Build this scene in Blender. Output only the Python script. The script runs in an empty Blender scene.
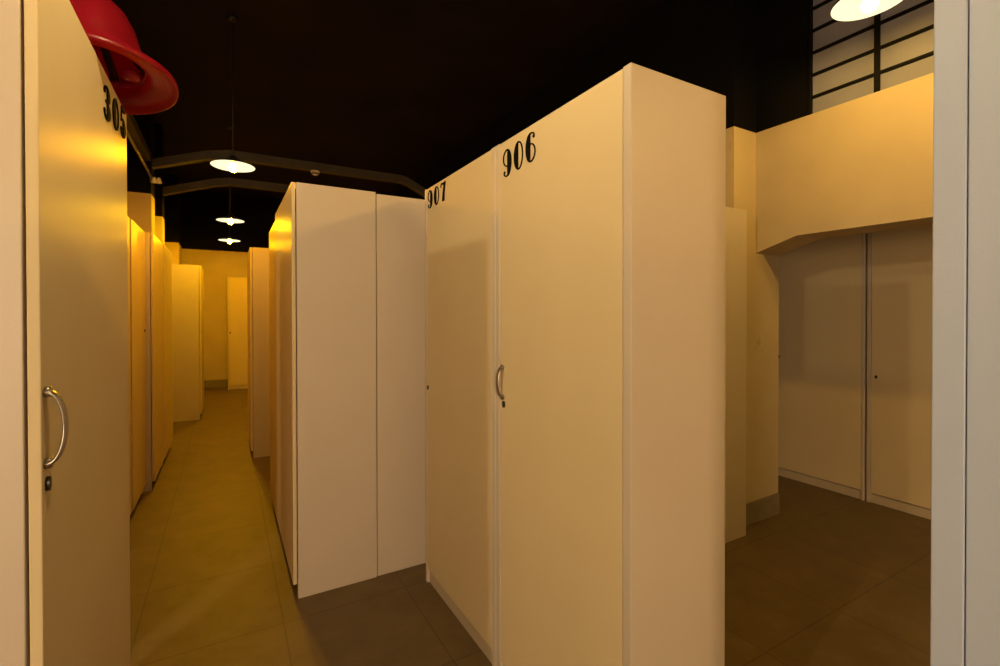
import bpy, bmesh, math, random
from mathutils import Vector, Matrix
random.seed(4)
PI = math.pi
C = bpy.context.scene.collection

# ------------------------------------------------------------------ helpers
def new_obj(name, bm, mats, parent=None, smooth=False):
    me = bpy.data.meshes.new(name)
    bmesh.ops.recalc_face_normals(bm, faces=bm.faces[:])
    bm.to_mesh(me); bm.free()
    if not isinstance(mats, (list, tuple)): mats = [mats]
    for m in mats: me.materials.append(m)
    if smooth:
        for p in me.polygons: p.use_smooth = True
    o = bpy.data.objects.new(name, me); C.objects.link(o)
    if parent: o.parent = parent
    return o

def box(bm, x0, x1, y0, y1, z0, z1, bev=0.0, mi=0, seg=2):
    vs = [bm.verts.new((x, y, z)) for x in (x0, x1) for y in (y0, y1) for z in (z0, z1)]
    idx = [(0,1,3,2),(4,6,7,5),(0,4,5,1),(2,3,7,6),(0,2,6,4),(1,5,7,3)]
    fs = [bm.faces.new([vs[i] for i in f]) for f in idx]
    for f in fs: f.material_index = mi
    if bev > 0:
        es = list({e for f in fs for e in f.edges})
        bmesh.ops.bevel(bm, geom=es, offset=bev, segments=seg, affect='EDGES', profile=.5)
    return fs

def prism(bm, pts, axis, a, b, mi=0):
    """extrude a 2D polygon along axis ('x': pts are (y,z); 'y': pts are (x,z); 'z': pts are (x,y))"""
    def mk(p, t):
        return {'x': (t, p[0], p[1]), 'y': (p[0], t, p[1]), 'z': (p[0], p[1], t)}[axis]
    A = [bm.verts.new(mk(p, a)) for p in pts]; B = [bm.verts.new(mk(p, b)) for p in pts]
    fs = [bm.faces.new(A), bm.faces.new(B[::-1])]
    n = len(pts)
    for i in range(n):
        fs.append(bm.faces.new([A[i], A[(i+1) % n], B[(i+1) % n], B[i]]))
    for f in fs: f.material_index = mi
    return fs

def lathe(bm, prof, seg=32, cx=0, cy=0, sx=1, sy=1, mi=0, closed=False):
    rings = []
    for r, z in prof:
        if r < 1e-6: rings.append([bm.verts.new((cx, cy, z))])
        else: rings.append([bm.verts.new((cx + sx*r*math.cos(2*PI*k/seg), cy + sy*r*math.sin(2*PI*k/seg), z)) for k in range(seg)])
    pairs = list(zip(rings[:-1], rings[1:]))
    if closed: pairs.append((rings[-1], rings[0]))
    for A, B in pairs:
        for k in range(seg):
            k2 = (k+1) % seg
            if len(A) == 1 and len(B) == 1: continue
            if len(A) == 1: f = bm.faces.new([A[0], B[k], B[k2]])
            elif len(B) == 1: f = bm.faces.new([A[k], B[0], A[k2]])
            else: f = bm.faces.new([A[k], B[k], B[k2], A[k2]])
            f.material_index = mi

def tube(bm, pts, r, seg=10, mi=0, flat=1.0):
    """tube along a polyline"""
    rings = []
    pts = [Vector(p) for p in pts]
    for i, p in enumerate(pts):
        t = (pts[min(i+1, len(pts)-1)] - pts[max(i-1, 0)]).normalized()
        up = Vector((0, 0, 1)) if abs(t.z) < .9 else Vector((1, 0, 0))
        u = t.cross(up).normalized(); v = u.cross(t).normalized()
        rings.append([bm.verts.new(p + u*(r*flat*math.cos(2*PI*k/seg)) + v*(r*math.sin(2*PI*k/seg))) for k in range(seg)])
    for A, B in zip(rings[:-1], rings[1:]):
        for k in range(seg):
            bm.faces.new([A[k], A[(k+1) % seg], B[(k+1) % seg], B[k]]).material_index = mi
    bm.faces.new(rings[0][::-1]).material_index = mi
    bm.faces.new(rings[-1]).material_index = mi

def thing(name, label, cat, loc=(0,0,0), rz=0, group=None):
    o = bpy.data.objects.new(name, None); C.objects.link(o)
    o.empty_display_size = .1
    o.location = loc; o.rotation_euler = (0, 0, rz)
    o['label'] = label; o['category'] = cat
    if group: o['group'] = group
    return o

def tag(o, label, cat, group=None):
    o['label'] = label; o['category'] = cat
    if group: o['group'] = group
    return o

def struct(name, bm, mats):
    o = new_obj(name, bm, mats); o['kind'] = 'structure'; return o

# ------------------------------------------------------------------ materials
def mat(name, col, rough=.5, spec=.5, metal=0.0, var=0.0, scale=6.0, stretch=(1,1,1), bump=0.0, bscale=200, dirt=None):
    m = bpy.data.materials.new(name); m.use_nodes = True
    nt = m.node_tree; b = nt.nodes['Principled BSDF']
    b.inputs['Base Color'].default_value = (*col, 1)
    b.inputs['Roughness'].default_value = rough
    b.inputs['Specular IOR Level'].default_value = spec
    b.inputs['Metallic'].default_value = metal
    tc = nt.nodes.new('ShaderNodeTexCoord')
    mp = nt.nodes.new('ShaderNodeMapping'); mp.inputs['Scale'].default_value = stretch
    nt.links.new(tc.outputs['Object'], mp.inputs['Vector'])
    last = None
    if var > 0:
        n = nt.nodes.new('ShaderNodeTexNoise'); n.inputs['Scale'].default_value = scale; n.inputs['Detail'].default_value = 6
        nt.links.new(mp.outputs[0], n.inputs['Vector'])
        r = nt.nodes.new('ShaderNodeValToRGB')
        r.color_ramp.elements[0].position = .3; r.color_ramp.elements[1].position = .7
        r.color_ramp.elements[0].color = (*[c*(1-var) for c in col], 1)
        r.color_ramp.elements[1].color = (*[min(1, c*(1+var)) for c in col], 1)
        nt.links.new(n.outputs['Fac'], r.inputs['Fac'])
        last = r.outputs['Color']
        if dirt:
            n2 = nt.nodes.new('ShaderNodeTexNoise'); n2.inputs['Scale'].default_value = dirt[0]; n2.inputs['Detail'].default_value = 9; n2.inputs['Roughness'].default_value = .75
            nt.links.new(mp.outputs[0], n2.inputs['Vector'])
            r2 = nt.nodes.new('ShaderNodeValToRGB')
            r2.color_ramp.elements[0].position = dirt[1]; r2.color_ramp.elements[0].color = (0,0,0,1)
            r2.color_ramp.elements[1].position = dirt[1]+.08; r2.color_ramp.elements[1].color = (1,1,1,1)
            nt.links.new(n2.outputs['Fac'], r2.inputs['Fac'])
            mx = nt.nodes.new('ShaderNodeMixRGB'); mx.inputs['Color2'].default_value = (*dirt[2], 1)
            mul = nt.nodes.new('ShaderNodeMath'); mul.operation = 'MULTIPLY'; mul.inputs[1].default_value = dirt[3]
            nt.links.new(r2.outputs['Color'], mul.inputs[0])
            nt.links.new(mul.outputs[0], mx.inputs['Fac'])
            nt.links.new(last, mx.inputs['Color1']); last = mx.outputs['Color']
        nt.links.new(last, b.inputs['Base Color'])
    if bump > 0:
        n3 = nt.nodes.new('ShaderNodeTexNoise'); n3.inputs['Scale'].default_value = bscale; n3.inputs['Detail'].default_value = 3
        nt.links.new(mp.outputs[0], n3.inputs['Vector'])
        bp = nt.nodes.new('ShaderNodeBump'); bp.inputs['Strength'].default_value = bump; bp.inputs['Distance'].default_value = .002
        nt.links.new(n3.outputs['Fac'], bp.inputs['Height'])
        nt.links.new(bp.outputs['Normal'], b.inputs['Normal'])
    return m

M_doorface = mat('locker_door_laminate', (.68,.555,.33), .36, .5, var=.025, scale=3, bump=.12, bscale=260)
M_doorface.node_tree.nodes['Principled BSDF'].inputs['IOR'].default_value = 1.045
M_carcass = mat('locker_carcass_laminate', (.585,.50,.395), .42, .4, var=.02, scale=3, bump=.2, bscale=260)
M_cool_lit = mat('locker_laminate_cool_lit', (.47,.535,.70), .42, .4, var=.02, scale=3, bump=.2, bscale=260)  # cool light falling on this locker is put into its bluish colour
M_plin = mat('locker_plinth_laminate', (.55,.46,.32), .45, .4, var=.04, scale=5)
M_edge = mat('locker_edge_band', (.80,.72,.59), .4, .4, var=.02, scale=8)
M_wall = mat('plaster_beige', (.56,.45,.27), .85, .2, var=.06, scale=2.5, bump=.5, bscale=60, dirt=(3.2, .63, (.24,.17,.08), .5))
M_wblk = mat('plaster_black', (.004,.0034,.003), .85, .1, var=.3, scale=2.0)
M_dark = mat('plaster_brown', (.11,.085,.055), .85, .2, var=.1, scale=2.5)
M_ceil = mat('ceiling_black_paint', (.016,.011,.008), .85, .1, var=.3, scale=1.2)
M_grey = mat('plaster_grey', (.24,.235,.28), .9, .2, var=.07, scale=3.0, bump=.5, bscale=80)
M_base = mat('skirting_grey', (.23,.19,.12), .7, .3, var=.08, scale=12)
M_beam = mat('black_painted_steel', (.055,.045,.03), .55, .35, var=.2, scale=5)
M_bar  = mat('black_bar_paint', (.004,.0035,.003), .7, .12, var=.2, scale=20)
M_chrome = mat('satin_chrome', (.45,.42,.37), .28, .5, metal=1.0, var=.05, scale=40)
M_black = mat('black_plastic', (.012,.010,.008), .3, .5, var=.1, scale=40)
M_num  = mat('black_numeral', (.005,.0045,.004), .9, .05, var=.1, scale=60)
M_shadeo = mat('lamp_shade_outside', (.02,.018,.015), .45, .4, var=.1, scale=20)

M_white = mat('white_plastic', (.80,.72,.55), .4, .4, var=.04, scale=30)
M_pipe = mat('grey_conduit', (.22,.18,.12), .4, .5, var=.1, scale=20)
M_liner = mat('dark_helmet_liner', (.05,.02,.02), .5, .4, var=.2, scale=40)
M_band = mat('red_headband', (.55,.03,.09), .25, .5, var=.1, scale=40)

def red_plastic():
    m = mat('red_plastic', (.22,.006,.014), .3, .5, var=.06, scale=14)
    nt = m.node_tree; b = nt.nodes['Principled BSDF']
    out = [n for n in nt.nodes if n.type == 'OUTPUT_MATERIAL'][0]
    t = nt.nodes.new('ShaderNodeBsdfTranslucent'); t.inputs['Color'].default_value = (.85,.02,.02,1)
    mx = nt.nodes.new('ShaderNodeMixShader'); mx.inputs['Fac'].default_value = .35
    nt.links.new(b.outputs[0], mx.inputs[1]); nt.links.new(t.outputs[0], mx.inputs[2])
    nt.links.new(mx.outputs[0], out.inputs['Surface'])
    return m
M_red = red_plastic()

def tile_floor():
    m = bpy.data.materials.new('floor_tiles'); m.use_nodes = True
    nt = m.node_tree; b = nt.nodes['Principled BSDF']
    tc = nt.nodes.new('ShaderNodeTexCoord')
    mp = nt.nodes.new('ShaderNodeMapping'); mp.inputs['Location'].default_value = (.38, -3.05 + .62*10, 0)
    nt.links.new(tc.outputs['Object'], mp.inputs['Vector'])
    br = nt.nodes.new('ShaderNodeTexBrick'); br.offset = 0; br.squash = 1
    br.inputs['Scale'].default_value = 1; br.inputs['Brick Width'].default_value = .62; br.inputs['Row Height'].default_value = .62
    br.inputs['Mortar Size'].default_value = .0035; br.inputs['Mortar Smooth'].default_value = .3; br.inputs['Bias'].default_value = 0
    br.inputs['Color1'].default_value = (.185,.128,.055,1); br.inputs['Color2'].default_value = (.175,.120,.052,1); br.inputs['Mortar'].default_value = (.115,.08,.04,1)
    nt.links.new(mp.outputs[0], br.inputs['Vector'])
    n = nt.nodes.new('ShaderNodeTexNoise'); n.inputs['Scale'].default_value = 5; n.inputs['Detail'].default_value = 8; n.inputs['Roughness'].default_value = .65
    nt.links.new(tc.outputs['Object'], n.inputs['Vector'])
    r = nt.nodes.new('ShaderNodeValToRGB')
    r.color_ramp.elements[0].position = .3; r.color_ramp.elements[0].color = (.82,.82,.82,1)
    r.color_ramp.elements[1].position = .7; r.color_ramp.elements[1].color = (1.1,1.1,1.1,1)
    nt.links.new(n.outputs['Fac'], r.inputs['Fac'])
    mx = nt.nodes.new('ShaderNodeMixRGB'); mx.blend_type = 'MULTIPLY'; mx.inputs['Fac'].default_value = 1
    nt.links.new(br.outputs['Color'], mx.inputs['Color1']); nt.links.new(r.outputs['Color'], mx.inputs['Color2'])
    nt.links.new(mx.outputs[0], b.inputs['Base Color'])
    b.inputs['Roughness'].default_value = .52; b.inputs['Specular IOR Level'].default_value = .35
    return m
M_floor = tile_floor()

def emit(name, col, s):
    m = bpy.data.materials.new(name); m.use_nodes = True
    nt = m.node_tree
    for n in list(nt.nodes):
        if n.type == 'BSDF_PRINCIPLED': nt.nodes.remove(n)
    out = [n for n in nt.nodes if n.type == 'OUTPUT_MATERIAL'][0]
    e = nt.nodes.new('ShaderNodeEmission'); e.inputs['Color'].default_value = (*col, 1); e.inputs['Strength'].default_value = s
    nt.links.new(e.outputs[0], out.inputs['Surface'])
    return m

M_shadei = emit('lamp_reflector_glow', (1.0,.84,.46), 1.4)  # inner enamel emits, standing in for the bulb light it would reflect

# ------------------------------------------------------------------ the room
CEIL = 4.0
PAINT = 2.80                      # the beige paint stops here, black above
bm = bmesh.new(); box(bm, -4.2, 5.2, -4.3, 11.1, -.08, 0); struct('floor', bm, M_floor)
bm = bmesh.new(); box(bm, -4.2, 5.2, -4.3, 11.1, CEIL, CEIL+.1); struct('ceiling', bm, M_ceil)

bm = bmesh.new()
for z0, z1, mi in ((0, PAINT, 0), (PAINT, CEIL, 1)):
    box(bm, -1.3, -1.15, 1.6, 11.1, z0, z1, mi=mi)
struct('wall_left', bm, [M_wall, M_wblk])
bm = bmesh.new()
for z0, z1, mi in ((0, PAINT, 0), (PAINT, CEIL, 1)):
    box(bm, -4.2, -1.3, 1.6, 1.75, z0, z1, mi=mi)
struct('wall_left_return', bm, [M_dark, M_wblk])
bm = bmesh.new()
for z0, z1, mi in ((0, PAINT, 0), (PAINT, CEIL, 1)):
    box(bm, -4.2, -4.05, -4.3, 1.6, z0, z1, mi=mi)
struct('wall_far_left', bm, [M_dark, M_wblk])
bm = bmesh.new()
box(bm, -1.15, 3.094, 10.89, 11.1, 0, PAINT); box(bm, -1.15, 3.094, 10.89, 11.1, PAINT, CEIL, mi=1)
struct('wall_back', bm, [M_wall, M_wblk])
bm = bmesh.new()
box(bm, -4.05, 5.2, -4.3, -4.15, 0, PAINT); box(bm, -4.05, 5.2, -4.3, -4.15, PAINT, CEIL, mi=1)
struct('wall_front', bm, [M_dark, M_wblk])

# right wall: thick pier with the corridor face, then the arched-over opening to the alcove
bm = bmesh.new()
box(bm, 3.094, 3.646, 1.98, 11.1, 0, PAINT); box(bm, 3.094, 3.646, 1.98, 11.1, PAINT, CEIL, mi=1)
struct('wall_right', bm, [M_wall, M_wblk])
bm = bmesh.new()
outline = [(1.98,PAINT),(1.98,1.938),(1.705,2.025),(-1.90,2.025),(-2.20,1.938),(-2.20,0),(-4.15,0),(-4.15,PAINT)]
prism(bm, outline, 'x', 3.351, 3.646)
box(bm, 3.351, 3.646, 1.642, 1.98, PAINT, CEIL, mi=1)
box(bm, 3.351, 3.646, -4.15, -1.2, PAINT, CEIL, mi=1)
struct('wall_right_opening', bm, [M_wall, M_wblk])
bm = bmesh.new(); box(bm, 3.375, 3.60, -1.2, 1.642, PAINT, CEIL); struct('wall_behind_grille', bm, M_grey)
bm = bmesh.new(); box(bm, 5.05, 5.2, -4.15, 11.1, 0, CEIL); struct('wall_alcove', bm, M_wall)
bm = bmesh.new(); box(bm, 3.646, 5.05, 3.6, 3.75, 0, CEIL); struct('wall_alcove_end', bm, M_wall)
bm = bmesh.new(); box(bm, 3.646, 5.05, -4.15, 3.6, 2.75, 2.85); struct('ceiling_alcove', bm, M_wblk)

# piers along the left wall
piers = [(6.28, 6.56, -.722, 2.845), (7.36, 7.60, -.728, 2.79), (9.92, 10.55, -.742, 2.79)]
for i, (y0, y1, x1, pz) in enumerate(piers):
    bm = bmesh.new()
    box(bm, -1.15, x1, y0, y1, 0, pz); box(bm, -1.15, x1, y0, y1, pz, CEIL, mi=1)
    struct('trim_%d' % (i+1), bm, [M_wall, M_wblk])

# portal beams
def beam(n, pts, y, h, d):
    bm = bmesh.new()
    up = [(x, z+h/2) for x, z in pts]; dn = [(x, z-h/2) for x, z in pts]
    for i in range(len(pts)-1):
        prism(bm, [dn[i], dn[i+1], up[i+1], up[i]], 'y', y-d/2, y+d/2)
    struct('trim_%d' % n, bm, M_beam)
beam(4, [(-.73,3.21),(-.20,3.39),(.06,3.44),(2.22,3.44),(2.32,3.42),(3.10,3.05)], 6.42, .10, .10)
beam(5, [(-.76,3.135),(-.12,3.345),(.06,3.38),(2.22,3.38),(2.32,3.36),(3.10,3.0)], 7.48, .10, .10)
# wall plate carrying the piers
bm = bmesh.new(); box(bm, -.80, -.72, 1.2, 6.28, 3.20, 3.29); struct('trim_6', bm, M_beam)

# skirting
bm = bmesh.new(); box(bm, -1.15, 3.094, 10.872, 10.89, 0, .16, .004); struct('baseboard_back', bm, M_base)
bm = bmesh.new(); box(bm, 3.094, 3.640, 1.964, 1.98, 0, .155, .004); struct('baseboard_right', bm, M_base)
bm = bmesh.new(); box(bm, -1.15, -1.134, 1.6, 10.87, 0, .155, .004); struct('baseboard_left', bm, M_base)

# ------------------------------------------------------------------ numerals: thick-and-thin stencil-like digits
def ell(cx, cy, rx, ry, a0, a1, n=18):
    return [(cx+rx*math.cos(math.radians(a0+(a1-a0)*i/n)), cy+ry*math.sin(math.radians(a0+(a1-a0)*i/n))) for i in range(n+1)]
def ribbon(bm, pts, w, t, front):
    """pts 2D polyline, w width or list, t thickness; local front is y = front, thickness towards -y"""
    n = len(pts)
    if not isinstance(w, (list, tuple)): w = [w]*n
    L = []; R = []
    for i in range(n):
        a = Vector(pts[max(i-1,0)]); b = Vector(pts[min(i+1,n-1)]); d = (b-a).normalized(); nn = Vector((-d.y, d.x))
        p = Vector(pts[i]); L.append(p+nn*w[i]/2); R.append(p-nn*w[i]/2)
    for i in range(n-1):
        q = [L[i], R[i], R[i+1], L[i+1]]
        prism(bm, [(v.x, v.y) for v in q], 'y', front-t, front)
def lens(bm, cx, cy, rx, ry, cut, side, t, front):
    """solid half-oval: the part of an ellipse on one side of the upright line x = cx + cut"""
    a = math.degrees(math.acos(max(-1, min(1, cut/rx))))
    pts = ell(cx, cy, rx, ry, a, 360-a, 26) if side < 0 else ell(cx, cy, rx, ry, -a, a, 26)
    prism(bm, pts, 'y', front-t, front)

def digit(ch, w, h, t=.004, front=0):
    bm = bmesh.new(); th = w*.07
    cx, cy, rx, ry = w*.5, h*.5, w*.46, h*.5
    if ch == '0':
        lens(bm, cx, cy, rx, ry, -w*.04, -1, t, front)
        ribbon(bm, ell(cx, cy, rx-th/2, ry-th/2, -95, 95), th, t, front)
    elif ch in '69':
        def T(p): return p if ch == '6' else (w-p[0], h-p[1])
        a = math.degrees(math.acos(-.08))
        big = [T(p) for p in ell(cx, cy, rx, ry, a, 360-a, 26)]
        prism(bm, big, 'y', front-t, front)
        ribbon(bm, [T(p) for p in ell(cx, h*.32, rx-th/2, h*.32-th/2, -95, 120)], th, t, front)
        ribbon(bm, [T(p) for p in ell(cx+w*.08, h*.86, w*.26, h*.12, 120, -30)], th, t, front)
        bx, bz = T((cx+w*.30, h*.82))
        prism(bm, ell(bx, bz, w*.075, w*.075, 0, 345, 12), 'y', front-t, front)
    elif ch == '7':
        ribbon(bm, [(w*.08,h*.78),(w*.10,h*.90),(w*.20,h*.97),(w*.45,h*.93),(w*.75,h*.95),(w*.92,h*.99)], [th,th*1.1,th*1.6,th*2.2,th*1.5,th], t, front)
        prism(bm, [(w*.66,h*.98),(w*.94,h),(w*.74,h*.40),(w*.70,h*.02),(w*.34,h*.02),(w*.42,h*.40)], 'y', front-t, front)
    elif ch == '3':
        lens(bm, w*.45, h*.75, w*.40, h*.25, w*.04, 1, t, front)
        lens(bm, w*.45, h*.27, w*.46, h*.27, w*.04, 1, t, front)
        ribbon(bm, ell(w*.45, h*.75, w*.36, h*.25-th/2, 85, 165), th, t, front)
        ribbon(bm, ell(w*.45, h*.27, w*.42, h*.27-th/2, 195, 275), th, t, front)
        ribbon(bm, [(w*.28,h*.53),(w*.55,h*.515)], th, t, front)
        for zz in (.79, .20): prism(bm, ell(w*.12, h*zz, w*.08, w*.08, 0, 345, 12), 'y', front-t, front)
    elif ch == '5':
        ribbon(bm, [(w*.20,h*.985),(w*.45,h*.955),(w*.70,h*.965),(w*.88,h*.995)], [th*1.5,th*2.6,th*2.2,th], t, front)
        ribbon(bm, [(w*.20,h*.97),(w*.16,h*.50)], th, t, front)
        lens(bm, w*.45, h*.32, w*.47, h*.32, w*.03, 1, t, front)
        ribbon(bm, ell(w*.45, h*.32, w*.42, h*.32-th/2, 85, 140), th, t, front)
        ribbon(bm, ell(w*.45, h*.32, w*.42, h*.32-th/2, 200, 275), th, t, front)
        prism(bm, ell(w*.12, h*.22, w*.08, w*.08, 0, 345, 12), 'y', front-t, front)
    return bm

# ------------------------------------------------------------------ lockers
def make_locker(label, face, pos, w, d, h=2.2, style='inset', panel=(.028,.028), lock=None, handle=None,
                number=None, plinth=.075, group=None, lock_r=.010, M_carc=None, M_door=None, gap=.003):
    """local frame: front at y = 0 looking to -y, x runs from the viewer's left to right.
    face: '-x' | '+x' | '-y'; pos = (x of the front, y or x of the viewer's-left end)"""
    M_carc = M_carc or M_carcass; M_door = M_door or M_doorface
    rz = {'-x': -PI/2, '+x': PI/2, '-y': 0}[face]
    t = thing('locker', label, 'locker', (pos[0], pos[1], 0), rz, group)
    pl, pr = panel
    bm = bmesh.new()
    f0 = 0.0 if style == 'inset' else .024        # where the carcass front lies
    box(bm, 0, pl, f0, d, 0, h, .0015, seg=1)
    box(bm, w-pr, w, f0, d, 0, h, .0015, seg=1)
    box(bm, pl, w-pr, f0+.004, d, h-.022, h-.001, .001, seg=1)      # top
    box(bm, pl, w-pr, f0+.02, d, plinth, plinth+.02)                # floor board
    box(bm, pl, w-pr, d-.012, d-.002, .02, h-.02)                   # back
    new_obj('carcass', bm, M_carc, t)
    bm = bmesh.new()
    pf = .014 if style == 'inset' else .055
    box(bm, pl+.001, w-pr-.001, pf, pf+.018, 0, plinth-.004, .001, seg=1)
    new_obj('plinth', bm, M_plin, t)
    bm = bmesh.new()
    if style == 'inset': box(bm, pl+gap, w-pr-gap, .002, .022, plinth+.004, h-.004, .002)
    else: box(bm, .001, w-.001, 0, .019, plinth+.004, h-.001, .002)
    door = new_obj('door', bm, M_door, t)
    fy = .002 if style == 'inset' else 0
    if lock:
        lx, lz = lock
        bm = bmesh.new()
        prism(bm, ell(lx, lz, lock_r*.8, lock_r*1.35, 0, 345, 18), 'y', fy-.006, fy)
        lo = new_obj('lock', bm, M_black, door); lo['label'] = 'small black oval lock'
    if handle:
        hx, hz0, hz1 = handle
        bm = bmesh.new()
        pts = []
        zc, hl = (hz0+hz1)/2, (hz1-hz0)/2
        for i in range(21):
            a = PI*i/20
            pts.append((hx, fy-.029*math.sin(a)**.75, zc+hl*math.cos(a)))
        # flat bow: wider across than deep
        prev = None
        for i, p in enumerate(pts):
            a = Vector(pts[max(i-1,0)]); b = Vector(pts[min(i+1,20)]); tt = (b-a).normalized()
            nn = Vector((0, tt.z, -tt.y)); e = Vector((1,0,0))
            hw = .0100 + .0030*abs(math.cos(PI*i/20)); ht = .0042
            P = Vector(p)
            ring = [bm.verts.new(P + e*(hw*math.cos(k*PI/5)) + nn*(ht*math.sin(k*PI/5))) for k in range(10)]
            if prev:
                for k in range(10): bm.faces.new([prev[k], prev[(k+1)%10], ring[(k+1)%10], ring[k]])
            else: bm.faces.new(ring[::-1])
            prev = ring
        bm.faces.new(prev)
        for z in (hz0, hz1): prism(bm, ell(hx, z, .010, .010, 0, 345, 14), 'y', fy-.010, fy)
        ho = new_obj('handle', bm, M_chrome, door, smooth=True); ho['label'] = 'curved chrome bow handle'
    if number:
        txt, nx, nz, nw, nh, step, rise = number
        for k, ch in enumerate(txt):
            bm = digit(ch, nw, nh, .004, fy)
            bmesh.ops.translate(bm, verts=bm.verts[:], vec=(nx+k*step, 0, nz+k*rise))
            no = new_obj('numeral', bm, M_num, door); no['label'] = 'black numeral %s' % ch
    return t

GR = 'lockers in the free-standing row on the right'
GL = 'lockers along the left of the corridor'
GB = 'back-to-back lockers right of the corridor'
GA = 'lockers inside the alcove'
FX = .983
# row on the right, facing the corridor
make_locker('large beige locker numbered 906 with a chrome bow handle', '-x', (FX, 1.657), .733, .420, panel=(.032,.030),
            lock=(1.657-1.592, 1.142), handle=(1.657-1.600, 1.170, 1.290), number=('906', 1.657-1.597, 2.052, .066, .108, .080, .005), group=GR)
make_locker('beige locker numbered 907, left of and behind locker 906', '-x', (FX, 2.432), .773, .420, panel=(.022,.032),
            lock=(.040, 1.098), number=('907', 2.432-2.388, 2.084, .068, .098, .086, .000), group=GR, lock_r=.009)
make_locker('pale locker end at the right edge of the photo, close to the camera', '-x', (FX, .302), .78, .420, panel=(.038,.030), group=GR, M_carc=M_cool_lit, M_door=M_cool_lit, gap=.0012)
# left row, close to the camera
make_locker('beige locker numbered 305 with a chrome bow handle and a red hat on top', '+x', (-.298, 1.127), .868, .43, style='overlay',
            lock=(1.152-1.127, 1.190), handle=(1.147-1.127, 1.230, 1.364), number=('305', 1.640-1.127, 2.064, .088, .096, .117, .014), group=GL)
make_locker('beige locker almost hidden behind locker 305, first of the set-back row', '+x', (-.604, 3.36), .775, .40, style='overlay', group=GL)
make_locker('yellow-lit locker with its narrow front showing just beyond locker 305', '+x', (-.598, 4.145), .640, .40, style='overlay', lock=(.585, 1.37), group=GL, lock_r=.008)
make_locker('yellow-lit locker on the left standing a step forward of its nearer neighbour', '+x', (-.540, 4.792), .730, .40, style='overlay', group=GL)
make_locker('yellow-lit left locker in front of the first wall pier, ending the set-back row', '+x', (-.534, 5.526), .745, .40, style='overlay', group=GL)
make_locker('farthest left locker, showing its yellow-lit end panel down the corridor', '+x', (-.308, 7.690), .80, .41, style='overlay', group=GL)
# right side of the corridor
make_locker('corridor locker with a wide beige end panel between the corridor and locker 907', '-x', (.304, 3.50), .90, .448, style='overlay', group=GB)
make_locker('slightly lower locker behind the wide end panel, facing the corridor', '-x', (.304, 4.045), .540, .448, h=2.155, style='overlay', group=GB)
make_locker('locker backing onto the corridor locker, its end panel disappearing behind locker 907', '+x', (1.190, 2.606), .80, .432, h=2.192, style='overlay', group=GB)
make_locker('narrow-looking locker on the right far down the corridor', '-x', (.222, 6.10), .735, .42, style='overlay', group=GB)
# far end of the corridor
make_locker('single yellow-lit locker standing against the far end wall', '-y', (.028, 10.45), .76, .41, h=2.235, lock=(.045, 1.13), lock_r=.014, group='lockers at the far end')
# passage to the right
make_locker('strongly yellow-lit locker end between locker 906 and the plaster pier', '-x', (2.66, 2.66), .775, .43, style='overlay', group='lockers beside the plaster pier')
make_locker('left one of the two shaded lockers inside the alcove', '-x', (4.485, 2.50), .722, .44, panel=(.028,.020), lock=(.068, 1.105), group=GA, lock_r=.009)
make_locker('right one of the two shaded lockers inside the alcove', '-x', (4.485, 1.764), .735, .44, panel=(.026,.028), lock=(.060, 1.003), group=GA, lock_r=.010)

# ------------------------------------------------------------------ lamps
def make_lamp(loc, label, col, s, R=.165):
    x, y, z = loc
    t = thing('pendant_lamp', label, 'lamp', loc, 0, 'shallow white pendant lamps')
    bm = bmesh.new()
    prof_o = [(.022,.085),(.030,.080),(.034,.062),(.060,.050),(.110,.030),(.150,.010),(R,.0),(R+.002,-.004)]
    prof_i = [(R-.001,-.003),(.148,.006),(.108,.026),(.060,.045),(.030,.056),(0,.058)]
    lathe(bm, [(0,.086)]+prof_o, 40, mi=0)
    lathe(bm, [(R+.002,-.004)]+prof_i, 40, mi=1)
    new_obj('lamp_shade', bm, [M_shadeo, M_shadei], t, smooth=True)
    bm = bmesh.new(); lathe(bm, [(0,.056),(.016,.056),(.018,.040),(.015,.022),(0,.022)], 20)
    new_obj('socket', bm, M_white, t, smooth=True)
    bm = bmesh.new()
    r = .034; zc = -.018
    prof = [(0, zc-r)] + [(r*math.sin(a), zc-r*math.cos(a)) for a in [PI*k/8 for k in range(1,7)]] + [(.013,.021),(0,.022)]
    lathe(bm, prof, 14)
    new_obj('bulb', bm, emit('lamp_bulb_glow', col, s), t, smooth=True)
    bm = bmesh.new(); tube(bm, [(0,0,.085),(0,0,(CEIL-z)-.02)], .004, 8)
    lathe(bm, [(0,CEIL-z-.001),(.04,CEIL-z-.001),(.036,CEIL-z-.03),(.008,CEIL-z-.045),(0,CEIL-z-.045)], 20)
    new_obj('cord', bm, M_black, t, smooth=True)
    return t
# every lamp: place, label, colour and strength of its bulb
for loc, lab, col in [
    ((.06, 4.41, 2.75), 'glowing white pendant lamp nearest along the corridor ceiling', (1.45, .61, .006)),
    ((.06, 7.00, 2.75), 'glowing pendant lamp in the middle of the three corridor lamps', (1.85, .96, .006)),
    ((.06, 8.90, 2.75), 'glowing pendant lamp farthest down the corridor, smallest of three', (1.95, .89, .006)),
    ((2.76, 1.08, 3.026), 'large glowing pendant lamp at the top right before the barred opening', (.50, .295, .055)),
    ((.06, .95, 2.75), 'pendant lamp over the corridor between lockers 305 and 906', (.74, .55, .28)),
    ((2.55, -1.0, 2.85), 'added unseen fill lamp over the passage behind the pale locker at right', (2.2, 1.25, .28)),  # unseen lamp added to brighten the alcove and the pier
    ((-2.2, .25, 2.75), 'added unseen fill lamp in the side room left of locker 305', (2.4, 1.80, .98)),  # unseen lamp added to lift the front of the numbered right row
]:
    make_lamp(loc, lab, col, 900, .15 if 'top right' in lab else .165)

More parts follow.
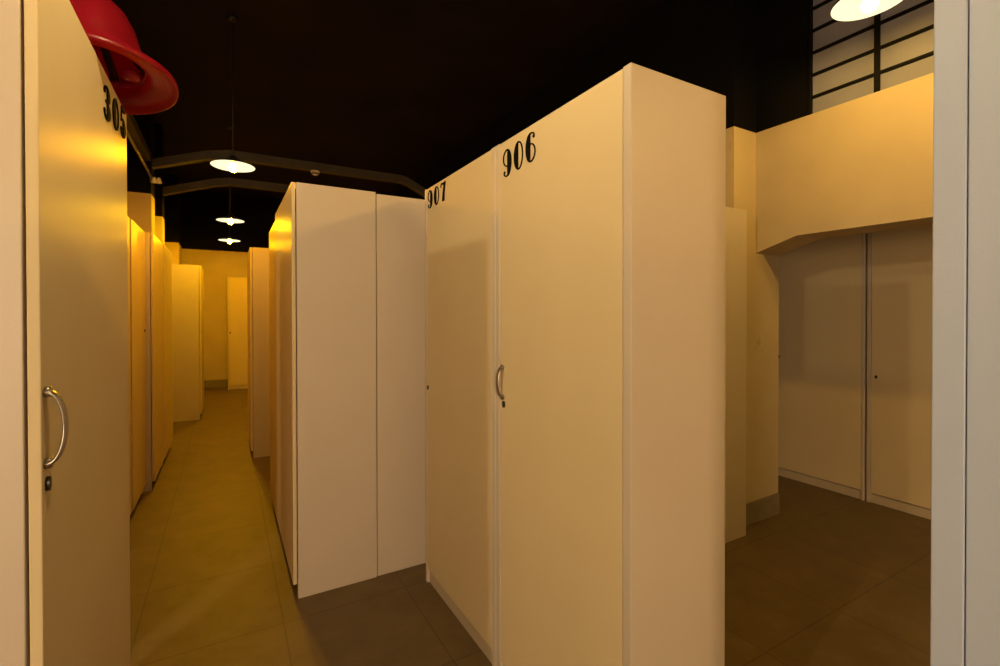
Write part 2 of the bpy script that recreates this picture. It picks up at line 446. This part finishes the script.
# added window-shaped fill light behind the camera, for the near end panels
bm = bmesh.new(); box(bm, -2.6, -1.4, -4.15, -4.14, .8, 2.3); wn = struct('added_fill_window', bm, emit('fill_light_pane', (4.0, 2.75, 1.6), 9))
bm = bmesh.new()
for x in (-2.65, -2.025, -1.4): box(bm, x, x+.05, -4.15, -4.10, .75, 2.35, .004)
for z in (.75, 1.53, 2.30): box(bm, -2.65, -1.35, -4.15, -4.105, z, z+.05, .004)
struct('trim_7', bm, M_edge)  # frame around the added fill-light pane

# ------------------------------------------------------------------ barred opening above the alcove wall
g = thing('window_grille', 'black horizontal bar grille above the beige wall at top right', 'grille', (3.366, .22, PAINT))
for k in range(8):
    z = .112 + .1435*k
    bm = bmesh.new(); box(bm, -.009, .009, -1.40, 1.405, z-.009, z+.009, .002, seg=1)
    new_obj('bar', bm, M_bar, g)
for yy in (-.30, 1.056):
    bm = bmesh.new(); box(bm, -.016, -.0092, yy-.015, yy+.015, .0, CEIL-PAINT-.01, .001, seg=1); new_obj('post', bm, M_bar, g)
bm = bmesh.new(); box(bm, -.02, .02, 1.405, 1.418, 0, CEIL-PAINT-.01, .002, seg=1); new_obj('end_post', bm, M_bar, g)

# ------------------------------------------------------------------ red hat on locker 305
hat = thing('plastic_hat', 'red plastic wide-brimmed hat lying on locker 305, brim overhanging the edge', 'hat', (-.335, 1.79, 2.213))
hat.rotation_euler = (0, math.radians(-3.3), 0)
bm = bmesh.new()
A, B = .205, .262                                     # brim half-sizes along x and y
prof = []
# outside from the crown down to the lip, then back inside
out = [(0,.244),(.18,.242),(.31,.230),(.41,.206),(.495,.166),(.565,.105),(.62,.050),(.68,.036),(.82,.031),(.95,.027),(.995,.020),(1.0,.010),(.99,.002)]
inn = [(.965,.003),(.955,.012),(.82,.020),(.69,.026),(.61,.036),(.55,.100),(.48,.160),(.398,.197),(.30,.219),(.18,.230),(0,.232)]
lathe(bm, out+inn, 56, sx=A, sy=B)
ob = new_obj('brim_and_crown', bm, M_red, hat, smooth=True)
bm = bmesh.new()
lathe(bm, [(.60,.050),(.585,.078),(.565,.078),(.575,.050)], 48, sx=A, sy=B, closed=True)
new_obj('headband', bm, M_band, hat, smooth=True)
bm = bmesh.new()
for a in (20, 80, 140):
    ca, sa = math.cos(math.radians(a)), math.sin(math.radians(a))
    pts = []
    for i in range(13):
        s = -1+2*i/12
        pts.append((A*.56*s*ca, B*.56*s*sa, .070+.085*(1-s*s)))
    tube(bm, pts, .004, 8, flat=3)
new_obj('liner_strap', bm, M_liner, hat, smooth=True)
bm = bmesh.new(); lathe(bm, [(0,.040),(.021,.040),(.026,.046),(.026,.060),(.021,.066),(0,.066)], 24, cx=.075, cy=.045)
new_obj('adjuster_knob', bm, M_band, hat, smooth=True)

# ------------------------------------------------------------------ small fittings overhead
dt = thing('smoke_detector', 'small round pale detector hanging under the nearer ceiling beam', 'detector', (1.045, 6.42, 3.39))
bm = bmesh.new(); lathe(bm, [(0,0),(.055,0),(.058,-.012),(.050,-.030),(.036,-.042),(.034,-.048),(.018,-.056),(0,-.058)], 28)
new_obj('housing', bm, M_white, dt, smooth=True)
bm = bmesh.new(); lathe(bm, [(.050,-.0301),(.052,-.034),(.040,-.044),(.037,-.0415)], 28, closed=True)
new_obj('grille_ring', bm, M_black, dt, smooth=True)

jb = thing('wall_spotlight', 'small pale twin fitting at the end of the conduit by the left pier', 'spotlight', (-.70, 6.22, 2.99))
bm = bmesh.new(); box(bm, -.025, .03, -.02, .055, -.028, .028, .005); new_obj('box', bm, M_pipe, jb)
for sx_ in (.062, .018):
    bm = bmesh.new()
    lathe(bm, [(0,.035),(.012,.035),(.020,.015),(.028,-.02),(.026,-.022),(.010,-.004),(0,-.004)], 18)
    bmesh.ops.rotate(bm, verts=bm.verts[:], cent=(0,0,0), matrix=Matrix.Rotation(.5, 3, 'X'))
    bmesh.ops.translate(bm, verts=bm.verts[:], vec=(sx_, -.05, -.02))
    new_obj('lamp_head', bm, M_white, jb, smooth=True)
bm = bmesh.new(); tube(bm, [(-.735,1.2,3.06),(-.735,6.15,3.06),(-.735,6.20,3.05),(-.72,6.22,3.022)], .012, 10)
tag(new_obj('conduit', bm, M_pipe, smooth=True), 'thin grey conduit running below the dark beam on the left', 'pipe')

# ------------------------------------------------------------------ world, camera
w = bpy.data.worlds.new('world'); bpy.context.scene.world = w; w.use_nodes = True
bg = w.node_tree.nodes['Background']; bg.inputs['Color'].default_value = (1,.8,.5,1); bg.inputs['Strength'].default_value = .0

cd = bpy.data.cameras.new('camera'); cam = bpy.data.objects.new('camera', cd); C.objects.link(cam)
cd.sensor_width = 36; cd.lens = 463.761/1000*36; cd.clip_start = .02
cd.shift_x = 21.668/1000; cd.shift_y = -16.155/1000
yaw, pit, rol = math.radians(28.56), math.radians(.442), math.radians(.105)
cam.matrix_world = (Matrix.Translation((0, 0, 1.372*1.1)) @ Matrix.Rotation(-yaw, 4, 'Z') @ Matrix.Rotation(PI/2 - pit, 4, 'X') @ Matrix.Rotation(-rol, 4, 'Z'))
sc = bpy.context.scene
sc.camera = cam
sc.view_settings.view_transform = 'Standard'; sc.view_settings.look = 'None'
sc.view_settings.gamma = 1; sc.view_settings.use_curve_mapping = False
sc.view_settings.exposure = 0.12
sc.cycles.use_denoising = True
sc.cycles.max_bounces = 8; sc.cycles.diffuse_bounces = 5
